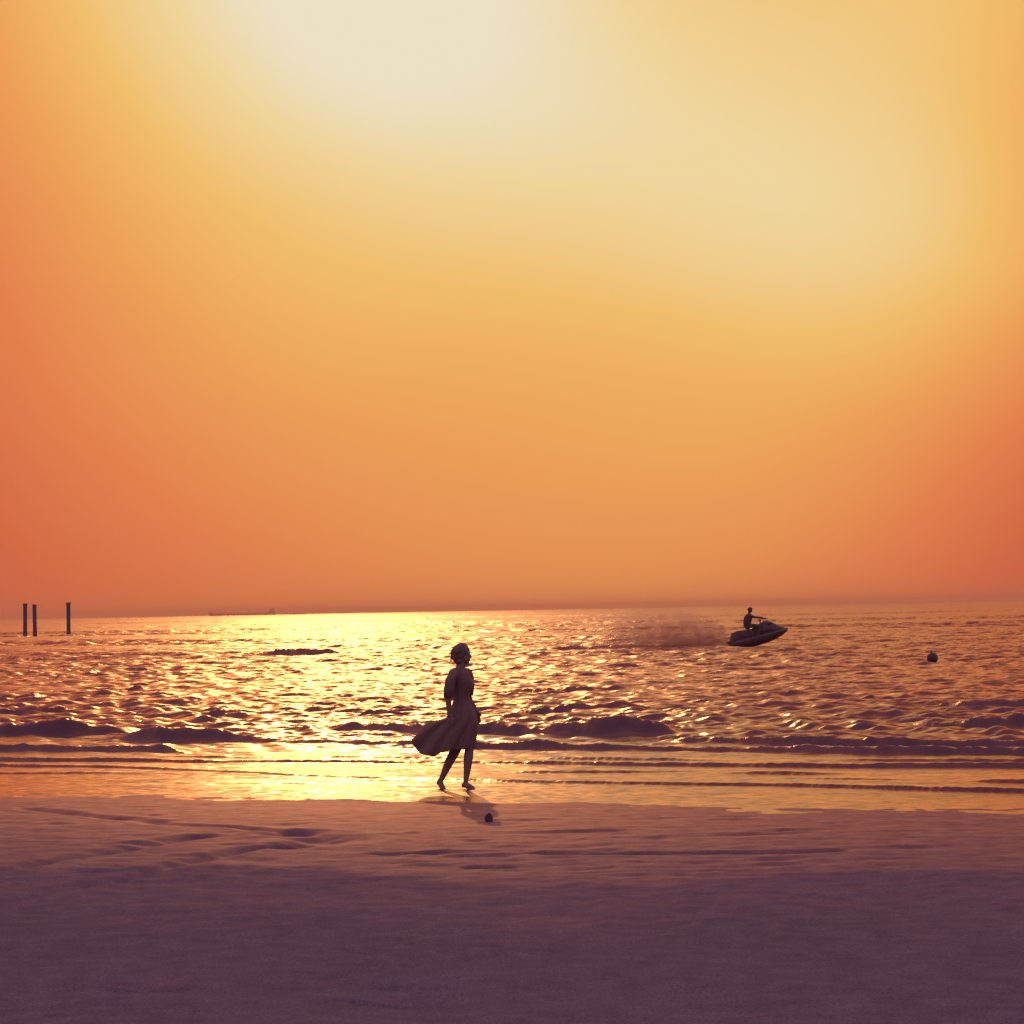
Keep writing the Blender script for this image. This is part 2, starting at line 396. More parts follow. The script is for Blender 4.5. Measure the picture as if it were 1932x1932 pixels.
RIDGES = [  # small breakers and swash lines: (foot of the wave as seen, height in picture px), back width factor
    ([(-160, 1393, 20), (0, 1391, 28), (110, 1388, 30), (180, 1386, 20), (250, 1384, 0)], 5),
    ([(190, 1396, 0), (240, 1399, 14), (300, 1400, 27), (400, 1399, 20), (480, 1400, 10), (560, 1402, 5), (780, 1408, 9), (900, 1410, 6)], 5),
    ([(-160, 1419, 12), (0, 1418, 13), (150, 1418, 10), (310, 1419, 11), (355, 1422, 0)], 5),
    ([(-160, 1434, 6), (0, 1436, 7), (200, 1437, 6), (430, 1438, 4), (900, 1441, 4), (1150, 1444, 6), (1450, 1447, 7), (1932, 1449, 9), (2100, 1449, 9)], 6),
    ([(-160, 1444, 4), (0, 1447, 5), (300, 1452, 3.5), (430, 1457, 2.5), (600, 1466, 2.5), (960, 1476, 4), (1450, 1483, 5), (1932, 1497, 8), (2100, 1501, 8)], 6),
    ([(600, 1376, 0), (680, 1380, 14), (800, 1384, 20), (960, 1387, 22), (1090, 1390, 26), (1130, 1391, 36), (1200, 1391, 34), (1250, 1391, 26), (1300, 1390, 0)], 4.5),
    ([(760, 1412, 4), (900, 1413, 15), (966, 1414, 18), (1100, 1416, 14), (1316, 1417, 10), (1500, 1420, 12), (1700, 1424, 17), (1932, 1426, 18), (2100, 1427, 18)], 5),
    ([(1240, 1400, 0), (1300, 1403, 10), (1450, 1408, 16), (1550, 1408, 22), (1700, 1412, 18), (1932, 1413, 16), (2100, 1413, 16)], 4.5),
    ([(1700, 1366, 0), (1780, 1371, 12), (1850, 1373, 22), (1932, 1374, 26), (2100, 1374, 22)], 5),
    ([(1750, 1334, 0), (1820, 1338, 12), (1932, 1338, 16), (2100, 1338, 14)], 5),
    ([(320, 1356, 0), (380, 1353, 8), (430, 1350, 13), (475, 1345, 0)], 5),
    ([(-160, 1352, 6), (0, 1348, 10), (100, 1346, 10), (160, 1342, 0)], 5),
    ([(450, 1238, 0), (500, 1238, 8), (570, 1238, 14), (620, 1237, 9), (660, 1236, 0)], 4),
    ([(690, 1233, 0), (760, 1232, 4), (830, 1231, 2), (900, 1230, 2), (985, 1229, 4), (1060, 1227, 8), (1200, 1225, 11), (1330, 1223, 11), (1420, 1222, 0)], 4),
    ([(-160, 1243, 5), (0, 1242, 6), (100, 1242, 7), (190, 1240, 0)], 4),
    ([(1350, 1459, 0), (1420, 1460, 5), (1520, 1461, 5), (1600, 1460, 0)], 6),
    ([(1820, 1475, 0), (1880, 1477, 5), (1932, 1478, 6), (2100, 1478, 6)], 6),
    ([(-160, 1459, 3), (0, 1461, 3), (180, 1461, 3), (330, 1459, 0)], 6), ([(420, 1479, 0), (560, 1478, 2), (760, 1473, 2), (880, 1472, 0)], 6),
    ([(940, 1457, 0), (1020, 1458, 4), (1200, 1457, 4), (1330, 1455, 0)], 6), ([(1000, 1432, 0), (1090, 1433, 4), (1260, 1434, 4), (1400, 1437, 0)], 6),
    ([(250, 1427, 0), (400, 1429, 4), (520, 1430, 0)], 6), ([(1500, 1434, 0), (1700, 1437, 4), (1932, 1438, 5), (2100, 1438, 5)], 6), ([(1450, 1468, 0), (1600, 1471, 3), (1760, 1472, 0)], 6),
    ([(560, 1432, 0), (640, 1430, 3), (820, 1431, 3), (900, 1431, 0)], 6),
    ([(930, 1365, 0), (1000, 1347, 10), (1100, 1341, 12), (1200, 1338, 5), (1240, 1337, 0)], 4),
    ([(640, 1352, 0), (700, 1350, 8), (780, 1346, 9), (830, 1345, 0)], 4),
    ([(920, 1312, 0), (980, 1306, 8), (1080, 1306, 10), (1180, 1300, 6), (1230, 1300, 0)], 4),
    ([(1400, 1300, 0), (1470, 1294, 5), (1560, 1290, 0)], 4), ([(1580, 1322, 0), (1650, 1318, 7), (1730, 1312, 0)], 4),
    ([(180, 1304, 0), (260, 1300, 7), (330, 1298, 0)], 4), ([(-60, 1320, 6), (40, 1318, 9), (120, 1314, 0)], 4),
]
ridge_h = np.zeros_like(x)
for pts, wb in RIDGES:
    P = [on_ground(a, b_) for a, b_, _ in pts]
    xs_ = np.array([q.x for q in P]); ys_ = np.array([q.y for q in P]); hs_ = np.array([q[2] for q in pts]) * np.hypot(xs_, ys_) / F
    if pts[0][0] < -50:                                   # the wave runs on along the shore
        for k_, (dd, ff) in enumerate(((9, 0.9), (22, 0.6), (40, 0.0))):
            xs_ = np.r_[P[0].x - along.x * dd, xs_]; ys_ = np.r_[P[0].y - along.y * dd + 0.3 * (k_ - 1), ys_]; hs_ = np.r_[hs_[k_] * ff, hs_]
    if pts[-1][0] > 2000:
        base_h = hs_[-1]
        for dd, ff in ((9, 0.9), (22, 0.6), (40, 0.0)):
            xs_ = np.r_[xs_, P[-1].x + along.x * dd]; ys_ = np.r_[ys_, P[-1].y + along.y * dd + 0.02 * dd]; hs_ = np.r_[hs_, base_h * ff]
    m_ = (x > xs_[0]) & (x < xs_[-1]) & (np.abs(y - np.interp(x, xs_, ys_)) < 12) & (r_ < 180)
    xm, ym = x[m_], y[m_]
    hh = np.interp(xm, xs_, hs_) * (0.85 if hs_.max() > 0.12 else 1.0)
    big = hs_.max()
    hh = hh * (0.72 + 0.42 * fbm(xm, ym * 0.2, 1.1 / max(0.25, big * 2), 3, 31)) + (0.12 * np.sqrt(np.maximum(hh, 0) * big)) * (vnoise(xm, ym, 5.0, 33) - 0.5) + (0.28 * np.sqrt(np.maximum(hh, 0) * big)) * (fbm(xm, ym, 11.0, 2, 34) - 0.5)
    hh = np.maximum(hh, 0)
    yc = np.interp(xm, xs_, ys_) + (fbm(xm, ym * 0.1, 0.8, 2, 35) - 0.5) * (0.25 + big)
    s = ym - yc
    wf = 0.55 * big + 0.015; wbk = wb * (0.6 * big + 0.02)
    s0 = s - wf * 1.2
    prof = np.where(s0 < 0, np.exp(-(s0 / wf) ** 2 * 1.6), np.exp(-(s0 / wbk) ** 2))
    ridge_h[m_] = np.maximum(ridge_h[m_], hh * 1.12 * prof)
z = h + ridge_h
# thin swash film: calm, follows the sand closely
rip = (fbm(u * 0.22, v, 1.7, 4, 41) - 0.5) * 0.020 + (fbm(u * 0.5, v, 7, 2, 43) - 0.5) * 0.003
z = z + rip * smooth(-1, 3, v) * (r_ < 120)
z = z - 0.12 * smooth(-1.6, -2.6, v)
chop = np.clip(np.maximum(smooth(7, 26, v), smooth(0.02, 0.15, ridge_h) * 0.8) * (0.75 + 0.5 * fbm(x, y, 0.12, 2, 51)), 0, 1)
chop = np.maximum(chop, 0.32 * smooth(0.45, 0.75, fbm(u * 0.18, v, 1.3, 3, 61)) * smooth(0.3, 2.0, v))
chop = np.where(r_ > 400, np.maximum(chop, 0.9), chop)
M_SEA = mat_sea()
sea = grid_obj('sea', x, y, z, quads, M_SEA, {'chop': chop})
tag(sea, 'choppy sea glittering under the low sun', kind='structure')
SEA_PTS = None

# ---------------------------------------------------------------- materials for the things
M_SKIN = mat('skin', (0.20, 0.12, 0.10), 0.5)
M_DRESS = mat('dress_cloth', (0.175, 0.098, 0.096), 0.85, 0.2, 30, 0.15)
M_HAIR = mat('hair', (0.16, 0.088, 0.08), 0.55, 0.4, 60, 0.3)
M_PILE = mat('weathered_pile', (0.13, 0.08, 0.10), 0.85, 0.2, 3, 0.3, bump=0.02)
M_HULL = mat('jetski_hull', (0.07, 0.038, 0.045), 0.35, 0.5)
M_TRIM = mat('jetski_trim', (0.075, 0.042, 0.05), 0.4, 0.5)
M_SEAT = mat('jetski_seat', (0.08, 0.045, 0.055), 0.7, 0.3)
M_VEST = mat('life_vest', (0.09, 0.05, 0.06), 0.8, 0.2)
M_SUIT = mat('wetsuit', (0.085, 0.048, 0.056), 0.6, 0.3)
M_SHIP = mat('ship_paint', (0.10, 0.055, 0.06), 0.6, 0.3, 0.3, 0.2)
M_SHIPW = mat('ship_house', (0.22, 0.15, 0.14), 0.6, 0.3)
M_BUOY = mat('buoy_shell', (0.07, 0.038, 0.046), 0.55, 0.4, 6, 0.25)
M_ROPE = mat('wet_rope', (0.10, 0.06, 0.06), 0.8, 0.2)
M_STONE = mat('dark_stone', (0.07, 0.04, 0.05), 0.7, 0.3, 12, 0.3)

# ---------------------------------------------------------------- the walking woman
W = on_ground(872.6, 1488.2)
_, wv = shore_uv(W.x, W.y)
W.z = float(sand_base(np.array(wv))) - 0.004
woman = thing('person', W, rz=0)
tag(woman, 'woman in a windblown dress walking barefoot along the water edge', 'person')
b = MB()
# torso, turned a little towards the shore
TW = R(-22)
b.ell((-0.005, 0, 0.84), (0.125, 0.165, 0.125), (0, 0, TW))
b.ell((0.003, 0, 0.98), (0.080, 0.118, 0.16), (0, 0.05, TW))
b.ell((0.010, 0, 1.17), (0.092, 0.135, 0.16), (0, 0.02, TW))
b.ell((-0.005, 0, 1.30), (0.085, 0.165, 0.10), (0, -0.05, TW))
ax, ay = math.cos(TW), math.sin(TW)
for s in (-1, 1): b.ell((0.085 * ax - s * 0.065 * ay, 0.085 * ay + s * 0.065 * ax, 1.205), (0.058, 0.062, 0.06))
b.cap((-0.008, 0, 1.36), 0.058, (0.018, -0.004, 1.47), 0.05)
# head with face, looking right and slightly to the shore
hd = MB(); HM = Matrix.Rotation(R(-15), 3, 'Z') @ Matrix.Rotation(R(4), 3, 'Y')
def hp(p): q = HM @ Vector(p); return (q.x + 0.028, q.y, q.z + 1.545)
b.ell(hp((-0.005, 0, 0.02)), (0.092, 0.074, 0.098)); b.ell(hp((0.028, 0, -0.035)), (0.066, 0.056, 0.078))
b.cap(hp((0.035, 0, -0.085)), 0.036, hp((0.062, 0, -0.092)), 0.022)
b.cap(hp((0.082, 0, 0.012)), 0.010, hp((0.101, 0, -0.022)), 0.013)
b.ell(hp((0.080, 0, -0.056)), (0.016, 0.026, 0.008)); b.ell(hp((0.078, 0, -0.069)), (0.017, 0.022, 0.008))
for s in (-1, 1):
    b.ell(hp((0.070, s * 0.030, 0.006)), (0.014, 0.016, 0.011)); b.cap(hp((0.080, s * 0.012, 0.026)), 0.008, hp((0.070, s * 0.045, 0.027)), 0.008)
    b.ell(hp((0.0, s * 0.076, -0.010)), (0.020, 0.010, 0.032))
# arms: near arm trails behind the hip, far arm swings forward
def hand(b, wr, d, palm_n, side):
    """palm, four fingers and a thumb from the wrist along d"""
    wr, d, nrm = Vector(wr), Vector(d).normalized(), Vector(palm_n).normalized(); sd = d.cross(nrm).normalized() * side
    for k in (-1.2, -0.4, 0.4, 1.2): b.cap(wr + d * 0.012 + sd * k * 0.014, 0.014, wr + d * 0.085 + sd * k * 0.017, 0.0125, 10)
    for k, L in zip((-1.5, -0.5, 0.5, 1.5), (0.058, 0.074, 0.078, 0.068)):
        a0 = wr + d * 0.088 + sd * k * 0.0165; a1 = a0 + (d + nrm * 0.25).normalized() * L * 0.5 ; a2 = a1 + (d + nrm * 0.85).normalized() * L * 0.5
        b.chain([(a0, 0.0092), (a1, 0.0085), (a2, 0.0068)], 10)
    a0 = wr + d * 0.03 + sd * 0.022; a1 = a0 + (d * 0.8 + sd * 0.8 + nrm * 0.3).normalized() * 0.036; a2 = a1 + (d + sd * 0.15 + nrm * 0.4).normalized() * 0.034
    b.chain([(a0, 0.0125), (a1, 0.0105), (a2, 0.008)], 10)
b.chain([((-0.085, -0.165, 1.335), 0.052), ((-0.125, -0.190, 1.20), 0.046), ((-0.138, -0.200, 1.075), 0.038), ((-0.137, -0.200, 1.00), 0.034), ((-0.130, -0.196, 0.865), 0.024)])
hand(b, (-0.129, -0.195, 0.862), (0.12, 0.05, -1), (0.3, 0.9, 0), 1)
b.chain([((0.075, 0.150, 1.335), 0.052), ((0.085, 0.195, 1.20), 0.046), ((0.075, 0.205, 1.075), 0.038), ((0.11, 0.200, 0.99), 0.034), ((0.165, 0.185, 0.90), 0.024)])
hand(b, (0.167, 0.184, 0.897), (0.25, -0.1, -1), (-0.3, -0.9, 0), -1)
# legs: near leg forward, far leg pushing off behind
b.chain([((0.020, -0.078, 0.84), 0.090), ((0.065, -0.076, 0.63), 0.072), ((0.088, -0.074, 0.475), 0.054), ((0.072, -0.078, 0.345), 0.054), ((0.055, -0.076, 0.20), 0.038), ((0.040, -0.075, 0.105), 0.029)])
b.chain([((0.036, -0.074, 0.070), 0.034), ((0.075, -0.088, 0.045), 0.036), ((0.112, -0.100, 0.026), 0.033)]); b.cap((0.036, -0.074, 0.075), 0.032, (0.018, -0.068, 0.062), 0.030)
for k in range(5): b.cap((0.118 + 0.006 * math.cos(k), -0.080 - 0.011 * k, 0.018), 0.012, (0.152 - 0.006 * k, -0.088 - 0.013 * k, 0.013), 0.009, 10)
b.chain([((-0.025, 0.078, 0.84), 0.090), ((-0.040, 0.078, 0.63), 0.074), ((-0.062, 0.082, 0.47), 0.058), ((-0.145, 0.08, 0.325), 0.055), ((-0.205, 0.078, 0.20), 0.040), ((-0.247, 0.076, 0.108), 0.029)])
b.chain([((-0.255, 0.075, 0.092), 0.034), ((-0.243, 0.055, 0.055), 0.034), ((-0.225, 0.020, 0.026), 0.034)]); b.cap((-0.258, 0.076, 0.10), 0.033, (-0.270, 0.088, 0.082), 0.030)
for k in range(5): b.cap((-0.245 + 0.011 * k, 0.012, 0.018), 0.012, (-0.238 + 0.012 * k, -0.028 + 0.004 * k, 0.013), 0.009, 10)
body = remesh(b.build('body', M_SKIN, woman), 0.0062, 3)
# hair: a loose bob blown back
hb = MB(); hb.ell(hp((-0.018, 0, 0.036)), (0.100, 0.090, 0.092)); hb.ell(hp((-0.048, 0, -0.03)), (0.070, 0.088, 0.095)); hb.ell(hp((-0.030, 0, -0.075)), (0.062, 0.085, 0.055))
hr = random.Random(3)
for k in range(320):
    th = hr.uniform(0.42, 2 * math.pi - 0.42); ph = hr.uniform(0.15, 1.45)
    if math.cos(th) > 0.55 and ph > 0.8: continue
    st = Vector((-0.012 + 0.098 * math.cos(th) * math.sin(ph), 0.088 * math.sin(th) * math.sin(ph), 0.036 + 0.092 * math.cos(ph)))
    out = Vector((math.cos(th), math.sin(th), 0))
    L = hr.uniform(0.05, 0.15) * (0.5 + ph * 0.5)
    p1 = st + out * 0.012 + Vector((-0.012, 0, -L * 0.5)); p2 = p1 + Vector((-0.006 - hr.uniform(0, 0.016), hr.uniform(-.01, .01), -L * 0.5))
    if k % 9 == 0 and math.cos(th) < 0.2: p2 += Vector((-hr.uniform(0.01, 0.05), 0, hr.uniform(0, 0.03)))
    if p2.z < -0.125: p2.z = -0.125 + hr.uniform(0, 0.03)
    hb.chain([(hp(st), 0.005), (hp(p1), 0.0062), (hp(p2), 0.0015)], 5)
hb.build('hair', M_HAIR, woman)
# dress: fitted bodice with elbow sleeves, full skirt thrown back by the wind
def ring_pts(fx, fz, bx, bz, w, n=56, sag=0.0, rip=0.0, ph=0.0, yo=0.0, tip=1.0):
    out = []
    for i in range(n):
        a = 2 * math.pi * i / n; c, s = math.cos(a), math.sin(a)
        q = (1 + c) / 2                                     # 1 at the front, 0 at the back
        px = bx + (fx - bx) * q; pz = bz + (fz - bz) * q - sag * 8.6 * (max(0.0, 1 - q)) ** 2.5 * q ** 0.7
        ww = w * (abs(s) ** (0.55 if c > 0 else tip)) * (1 if s >= 0 else -1) * (min(1.0, 0.62 + 0.76 * q) if tip != 1.0 else 1.0)
        f = rip * math.sin(9 * a + ph) + 0.5 * rip * math.sin(17 * a + 2 * ph)
        out.append((px + f * 0.5 * c, yo + ww + f * (1 if s >= 0 else -1), pz + 0.4 * f))
    return out
rings = [
    ring_pts(0.070, 1.385, -0.075, 1.395, 0.095), ring_pts(0.082, 1.350, -0.100, 1.360, 0.165), ring_pts(0.105, 1.30, -0.112, 1.31, 0.178),
    ring_pts(0.136, 1.225, -0.108, 1.235, 0.168, rip=0.002), ring_pts(0.130, 1.175, -0.100, 1.185, 0.155, rip=0.003), ring_pts(0.094, 1.10, -0.082, 1.10, 0.132, rip=0.003),
    ring_pts(0.088, 1.03, -0.082, 1.02, 0.126, rip=0.003), ring_pts(0.118, 0.96, -0.100, 0.95, 0.146, rip=0.004, ph=.3),
    ring_pts(0.158, 0.885, -0.140, 0.875, 0.180, rip=0.006, ph=.6), ring_pts(0.176, 0.82, -0.168, 0.81, 0.195, rip=0.009, ph=.8, sag=.005),
    ring_pts(0.182, 0.76, -0.235, 0.805, 0.205, rip=0.013, ph=1.0, sag=.015), ring_pts(0.178, 0.70, -0.325, 0.785, 0.21, rip=0.017, ph=1.3, sag=.03, tip=1.15),
    ring_pts(0.168, 0.63, -0.410, 0.735, 0.215, rip=0.021, ph=1.6, sag=.05, tip=1.25), ring_pts(0.158, 0.565, -0.480, 0.680, 0.22, rip=0.025, ph=1.9, sag=.07, tip=1.3),
    ring_pts(0.150, 0.51, -0.535, 0.635, 0.22, rip=0.029, ph=2.2, sag=.09, tip=1.35), ring_pts(0.146, 0.468, -0.572, 0.600, 0.22, rip=0.033, ph=2.5, sag=.105, tip=1.4)]
dr = MB(); dr.loft(rings, caps=False)
dress = dr.build('dress', M_DRESS, woman)
sm = dress.modifiers.new('thickness', 'SOLIDIFY'); sm.thickness = 0.006; sm.offset = -1
ss = dress.modifiers.new('soft', 'SUBSURF'); ss.levels = 1; ss.render_levels = 1
for pts in ([(-0.06, -0.14, 1.35, 0.066), (-0.105, -0.185, 1.27, 0.060), (-0.130, -0.198, 1.17, 0.055), (-0.138, -0.203, 1.065, 0.050)],
            [(0.05, 0.13, 1.35, 0.070), (0.078, 0.175, 1.27, 0.066), (0.085, 0.198, 1.17, 0.060), (0.075, 0.206, 1.065, 0.056)]):
    s_ = MB(); rr = []
    for k, (a, bb, c, rad) in enumerate(pts):
        rr.append([(a + rad * (1 + 0.05 * math.sin(5 * q * .26 + k)) * math.cos(2 * math.pi * q / 24), bb + rad * math.sin(2 * math.pi * q / 24), c + (0.02 * math.cos(2 * math.pi * q / 24) if k == 0 else 0)) for q in range(24)])
    s_.loft(rr, caps=False); sv = s_.build('sleeve', M_DRESS, woman)
    k_ = sv.modifiers.new('thickness', 'SOLIDIFY'); k_.thickness = 0.005; k_.offset = -1

# ---------------------------------------------------------------- personal watercraft and rider
J = on_ground(1377, 1222); J.z = -0.07
JROT = (0, R(-12), R(2))
ski = thing('jet_ski', J, rot=JROT)
tag(ski, 'dark jet ski with its bow lifted, throwing spray behind', 'jet ski')
def section(x_, keel, chz, chw, gz, gw, n=5):
    return [(x_, 0, keel), (x_, chw * .55, keel + (chz - keel) * .5), (x_, chw, chz), (x_, gw, (chz + gz) / 2), (x_, gw, gz), (x_, gw * .8, gz + .04), (x_, 0, gz + .06),
            (x_, -gw * .8, gz + .04), (x_, -gw, gz), (x_, -gw, (chz + gz) / 2), (x_, -chw, chz), (x_, -chw * .55, keel + (chz - keel) * .5)]
h_ = MB().loft([section(*q) for q in [(0.0, -.12, -.02, .46, .26, .54), (.5, -.15, -.03, .48, .29, .57), (1.2, -.16, -.03, .48, .31, .58), (1.8, -.12, 0, .43, .33, .54), (2.3, -.03, .08, .32, .34, .44), (2.65, .08, .17, .2, .34, .30), (2.88, .2, .25, .09, .335, .14), (2.96, .28, .30, .02, .33, .04)]])
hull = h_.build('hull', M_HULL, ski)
rail = MB()
for s in (-1, 1): rail.chain([((0.0, s * .555, .20), .025), ((.6, s * .588, .23), .025), ((1.25, s * .595, .25), .025), ((1.85, s * .55, .27), .025), ((2.35, s * .44, .29), .022), ((2.7, s * .28, .31), .02), ((2.95, s * .03, .32), .015)], 8)
rail.build('bumper_rail', M_TRIM, hull)
def arch(x_, zt, w, zb=.30, n=14):
    return [(x_, w * math.cos(math.pi * i / (n - 1)), zb + (zt - zb) * max(0.0, math.sin(math.pi * i / (n - 1))) ** .6) for i in range(n)]
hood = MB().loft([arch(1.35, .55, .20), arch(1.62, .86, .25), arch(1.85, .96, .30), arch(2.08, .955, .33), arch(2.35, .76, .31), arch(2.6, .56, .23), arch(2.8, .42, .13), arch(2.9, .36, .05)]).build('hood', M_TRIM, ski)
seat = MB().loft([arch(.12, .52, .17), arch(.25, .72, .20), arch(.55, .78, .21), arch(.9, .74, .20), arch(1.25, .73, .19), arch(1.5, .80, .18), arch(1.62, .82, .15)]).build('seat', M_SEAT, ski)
hbm = MB(); hbm.cap((1.72, 0, .86), .035, (1.74, 0, 1.02), .03, 8); hbm.cap((1.70, -.36, 1.03), .018, (1.76, -.12, 1.04), .018, 8); hbm.cap((1.76, -.12, 1.04), .018, (1.76, .12, 1.04), .018, 8); hbm.cap((1.76, .12, 1.04), .018, (1.70, .36, 1.03), .018, 8)
hbar = hbm.build('handlebar', M_SEAT, ski)
for s in (-1, 1):
    MB().ell((2.12, s * .36, .80), (.10, .05, .06)).build('mirror', M_TRIM, ski)
MB().loft([[(x_, yy, zz) for yy, zz in ((-.5, .30), (.5, .30), (.46, .40), (-.46, .40))] for x_ in (-.06, .14)]).build('stern_platform', M_TRIM, ski)
rider = thing('person', J, rot=JROT); rider.scale = (1.1, 1.1, 1.1); rider.location = J + Vector((0.16, 0, -0.07))
tag(rider, 'rider in a life vest and cap sitting on the jet ski, holding its handlebar', 'person', None)
b = MB()
b.ell((.86, 0, .90), (.15, .18, .14)); b.ell((.86, 0, 1.06), (.15, .18, .18)); b.ell((.90, 0, 1.25), (.16, .20, .18)); b.ell((.93, 0, 1.36), (.12, .20, .09))
b.cap((.94, 0, 1.40), .06, (.98, 0, 1.49), .055)
b.ell((1.0, 0, 1.575), (.10, .078, .115)); b.cap((1.06, 0, 1.51), .035, (1.08, 0, 1.50), .025); b.cap((1.09, 0, 1.575), .012, (1.112, 0, 1.555), .014)
for s in (-1, 1):
    b.ell((1.0, s * .08, 1.56), (.022, .012, .034)); b.ell((1.08, s * .032, 1.585), (.015, .017, .011))
    b.chain([((.94, s * .19, 1.36), .062), ((1.13, s * .27, 1.24), .052), ((1.28, s * .30, 1.19), .044), ((1.42, s * .31, 1.15), .042), ((1.60, s * .30, 1.075), .030)])
    for k in range(4): b.chain([((1.64, s * (.27 + .018 * k), 1.075), .013), ((1.70, s * (.265 + .018 * k), 1.06), .012), ((1.715, s * (.265 + .018 * k), 1.025), .010)], 8)
    b.cap((1.60, s * .30, 1.075), .032, (1.66, s * .295, 1.065), .028); b.chain([((1.64, s * .262, 1.06), .013), ((1.675, s * .25, 1.02), .011)], 8)
    b.chain([((.92, s * .12, .90), .10), ((1.15, s * .24, .86), .085), ((1.34, s * .30, .80), .066), ((1.30, s * .33, .62), .058), ((1.20, s * .35, .44), .040)])
    b.chain([((1.19, s * .35, .42), .042), ((1.30, s * .355, .395), .038), ((1.40, s * .36, .385), .028)])
def lean(mb): mb.v = [(p[0] + max(0.0, p[2] - 0.95) * 0.20, p[1], p[2] - max(0.0, p[2] - 0.95) * 0.03) for p in mb.v]; return mb
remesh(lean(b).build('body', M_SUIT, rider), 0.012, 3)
v_ = MB(); rr = []
for zz, fx, bx, w in ((1.43, 1.01, .83, .14), (1.38, 1.07, .76, .20), (1.25, 1.11, .70, .235), (1.10, 1.07, .68, .22), (.98, 1.03, .69, .21), (.95, 1.0, .71, .20)):
    rr.append([((fx + bx) / 2 + (fx - bx) / 2 * math.cos(2 * math.pi * i / 20), w * math.sin(2 * math.pi * i / 20), zz) for i in range(20)])
lean(v_.loft(rr)).build('life_vest', M_VEST, rider)
c_ = MB(); c_.ell((.99, 0, 1.63), (.108, .088, .075)); c_.loft([[(x_, yy, zz) for yy, zz in ((-w, 1.605), (w, 1.605), (w * .9, 1.620), (-w * .9, 1.620))] for x_, w in ((1.06, .075), (1.13, .065), (1.17, .035))]); lean(c_).build('cap', M_VEST, rider)

# spray thrown up behind the jet ski
def mat_mist():
    m = bpy.data.materials.new('spray_mist'); m.use_nodes = True
    n, l = m.node_tree.nodes, m.node_tree.links; n.remove(n['Principled BSDF']); b = NB(m.node_tree)
    pv = n.new('ShaderNodeVolumePrincipled'); pv.inputs['Color'].default_value = (0.80, 0.44, 0.33, 1); pv.inputs['Anisotropy'].default_value = 0.3
    t_ = n.new('ShaderNodeTexCoord'); sp_ = n.new('ShaderNodeSeparateXYZ'); l.new(t_.outputs['Object'], sp_.inputs[0])
    X, Z = sp_.outputs[0], sp_.outputs[2]
    nz = b.noise(t_.outputs['Object'], 1.9, 5, 0.68)[0]
    top = b.m('MULTIPLY_ADD', X, -0.12, 1.9)
    fall = b.m('SUBTRACT', 1.0, b.m('DIVIDE', Z, top), clamp=True)
    fx = b.m('MULTIPLY', b.m('MULTIPLY_ADD', X, 0.17, 1.1, clamp=True), b.m('MULTIPLY_ADD', X, -0.6, 0.9, clamp=True), clamp=True)
    d = b.m('MULTIPLY', b.m('MULTIPLY', b.m('POWER', fall, 1.3), fx), b.m('MULTIPLY', b.m('SUBTRACT', nz, 0.36, clamp=True), 8.0))
    l.new(b.m('MULTIPLY', d, 1.7), pv.inputs['Density'])
    l.new(pv.outputs[0], n['Material Output'].inputs['Volume']); return m
mist_rings = []
for x_, hw, top in ((-8.0, .25, .25), (-6.6, .9, 1.4), (-5.0, 1.3, 2.2), (-3.2, 1.4, 2.5), (-1.6, 1.2, 2.1), (-.6, .8, 1.4), (.2, .55, .85), (1.2, .4, .3)):
    mist_rings.append([(x_, hw * math.cos(2 * math.pi * i / 18), -0.02 + top * max(0, math.sin(2 * math.pi * i / 18)) - (.06 if math.sin(2 * math.pi * i / 18) < -.01 else 0)) for i in range(18)])
mist = MB().loft(mist_rings).build('spray_mist', mat_mist())
mist.location = J; mist.rotation_euler = (0, 0, R(2))
tag(mist, 'brown veil of fine spray hanging behind the jet ski', 'spray', kind='stuff')
def mat_drop():
    m = bpy.data.materials.new('water_drop'); m.use_nodes = True
    n, l = m.node_tree.nodes, m.node_tree.links; p = n['Principled BSDF']
    p.inputs['Base Color'].default_value = (0.85, 0.62, 0.5, 1); p.inputs['Roughness'].default_value = 0.3
    tr = n.new('ShaderNodeBsdfTranslucent'); tr.inputs[0].default_value = (0.95, 0.75, 0.55, 1)
    mx = n.new('ShaderNodeMixShader'); mx.inputs[0].default_value = 0.7
    l.new(p.outputs[0], mx.inputs[1]); l.new(tr.outputs[0], mx.inputs[2]); l.new(mx.outputs[0], n['Material Output'].inputs[0]); return m
dm = MB(); q = random.Random(5)
OCT_F = [(0, 2, 4), (2, 1, 4), (1, 3, 4), (3, 0, 4), (2, 0, 5), (1, 2, 5), (3, 1, 5), (0, 3, 5)]
for k in range(3000):
    xx = q.triangular(-6.8, 1.0, -4.5) if k % 3 else q.triangular(-8.2, -2.6, -5.8)
    hmax = max(0.15, 1.9 * (1 - ((xx + 2.8) / 4.4) ** 2)) if k % 3 else 0.75
    zz = abs(q.gauss(0, .42)) * hmax; yy = q.gauss(0, .4)
    s = q.uniform(.006, .018) * (0.7 + 0.9 * max(0.0, min(1.0, (-3.6 - xx) / 2.0)))
    dm.add([(xx + s, yy, zz), (xx - s, yy, zz), (xx, yy + s, zz), (xx, yy - s, zz), (xx, yy, zz + s), (xx, yy, zz - s)], OCT_F)
drops = dm.build('spray_droplets', mat_drop(), None, False); drops.location = J; drops.rotation_euler = (0, 0, R(2))
tag(drops, 'scattered bright droplets in the wake of the jet ski', 'spray', kind='stuff')

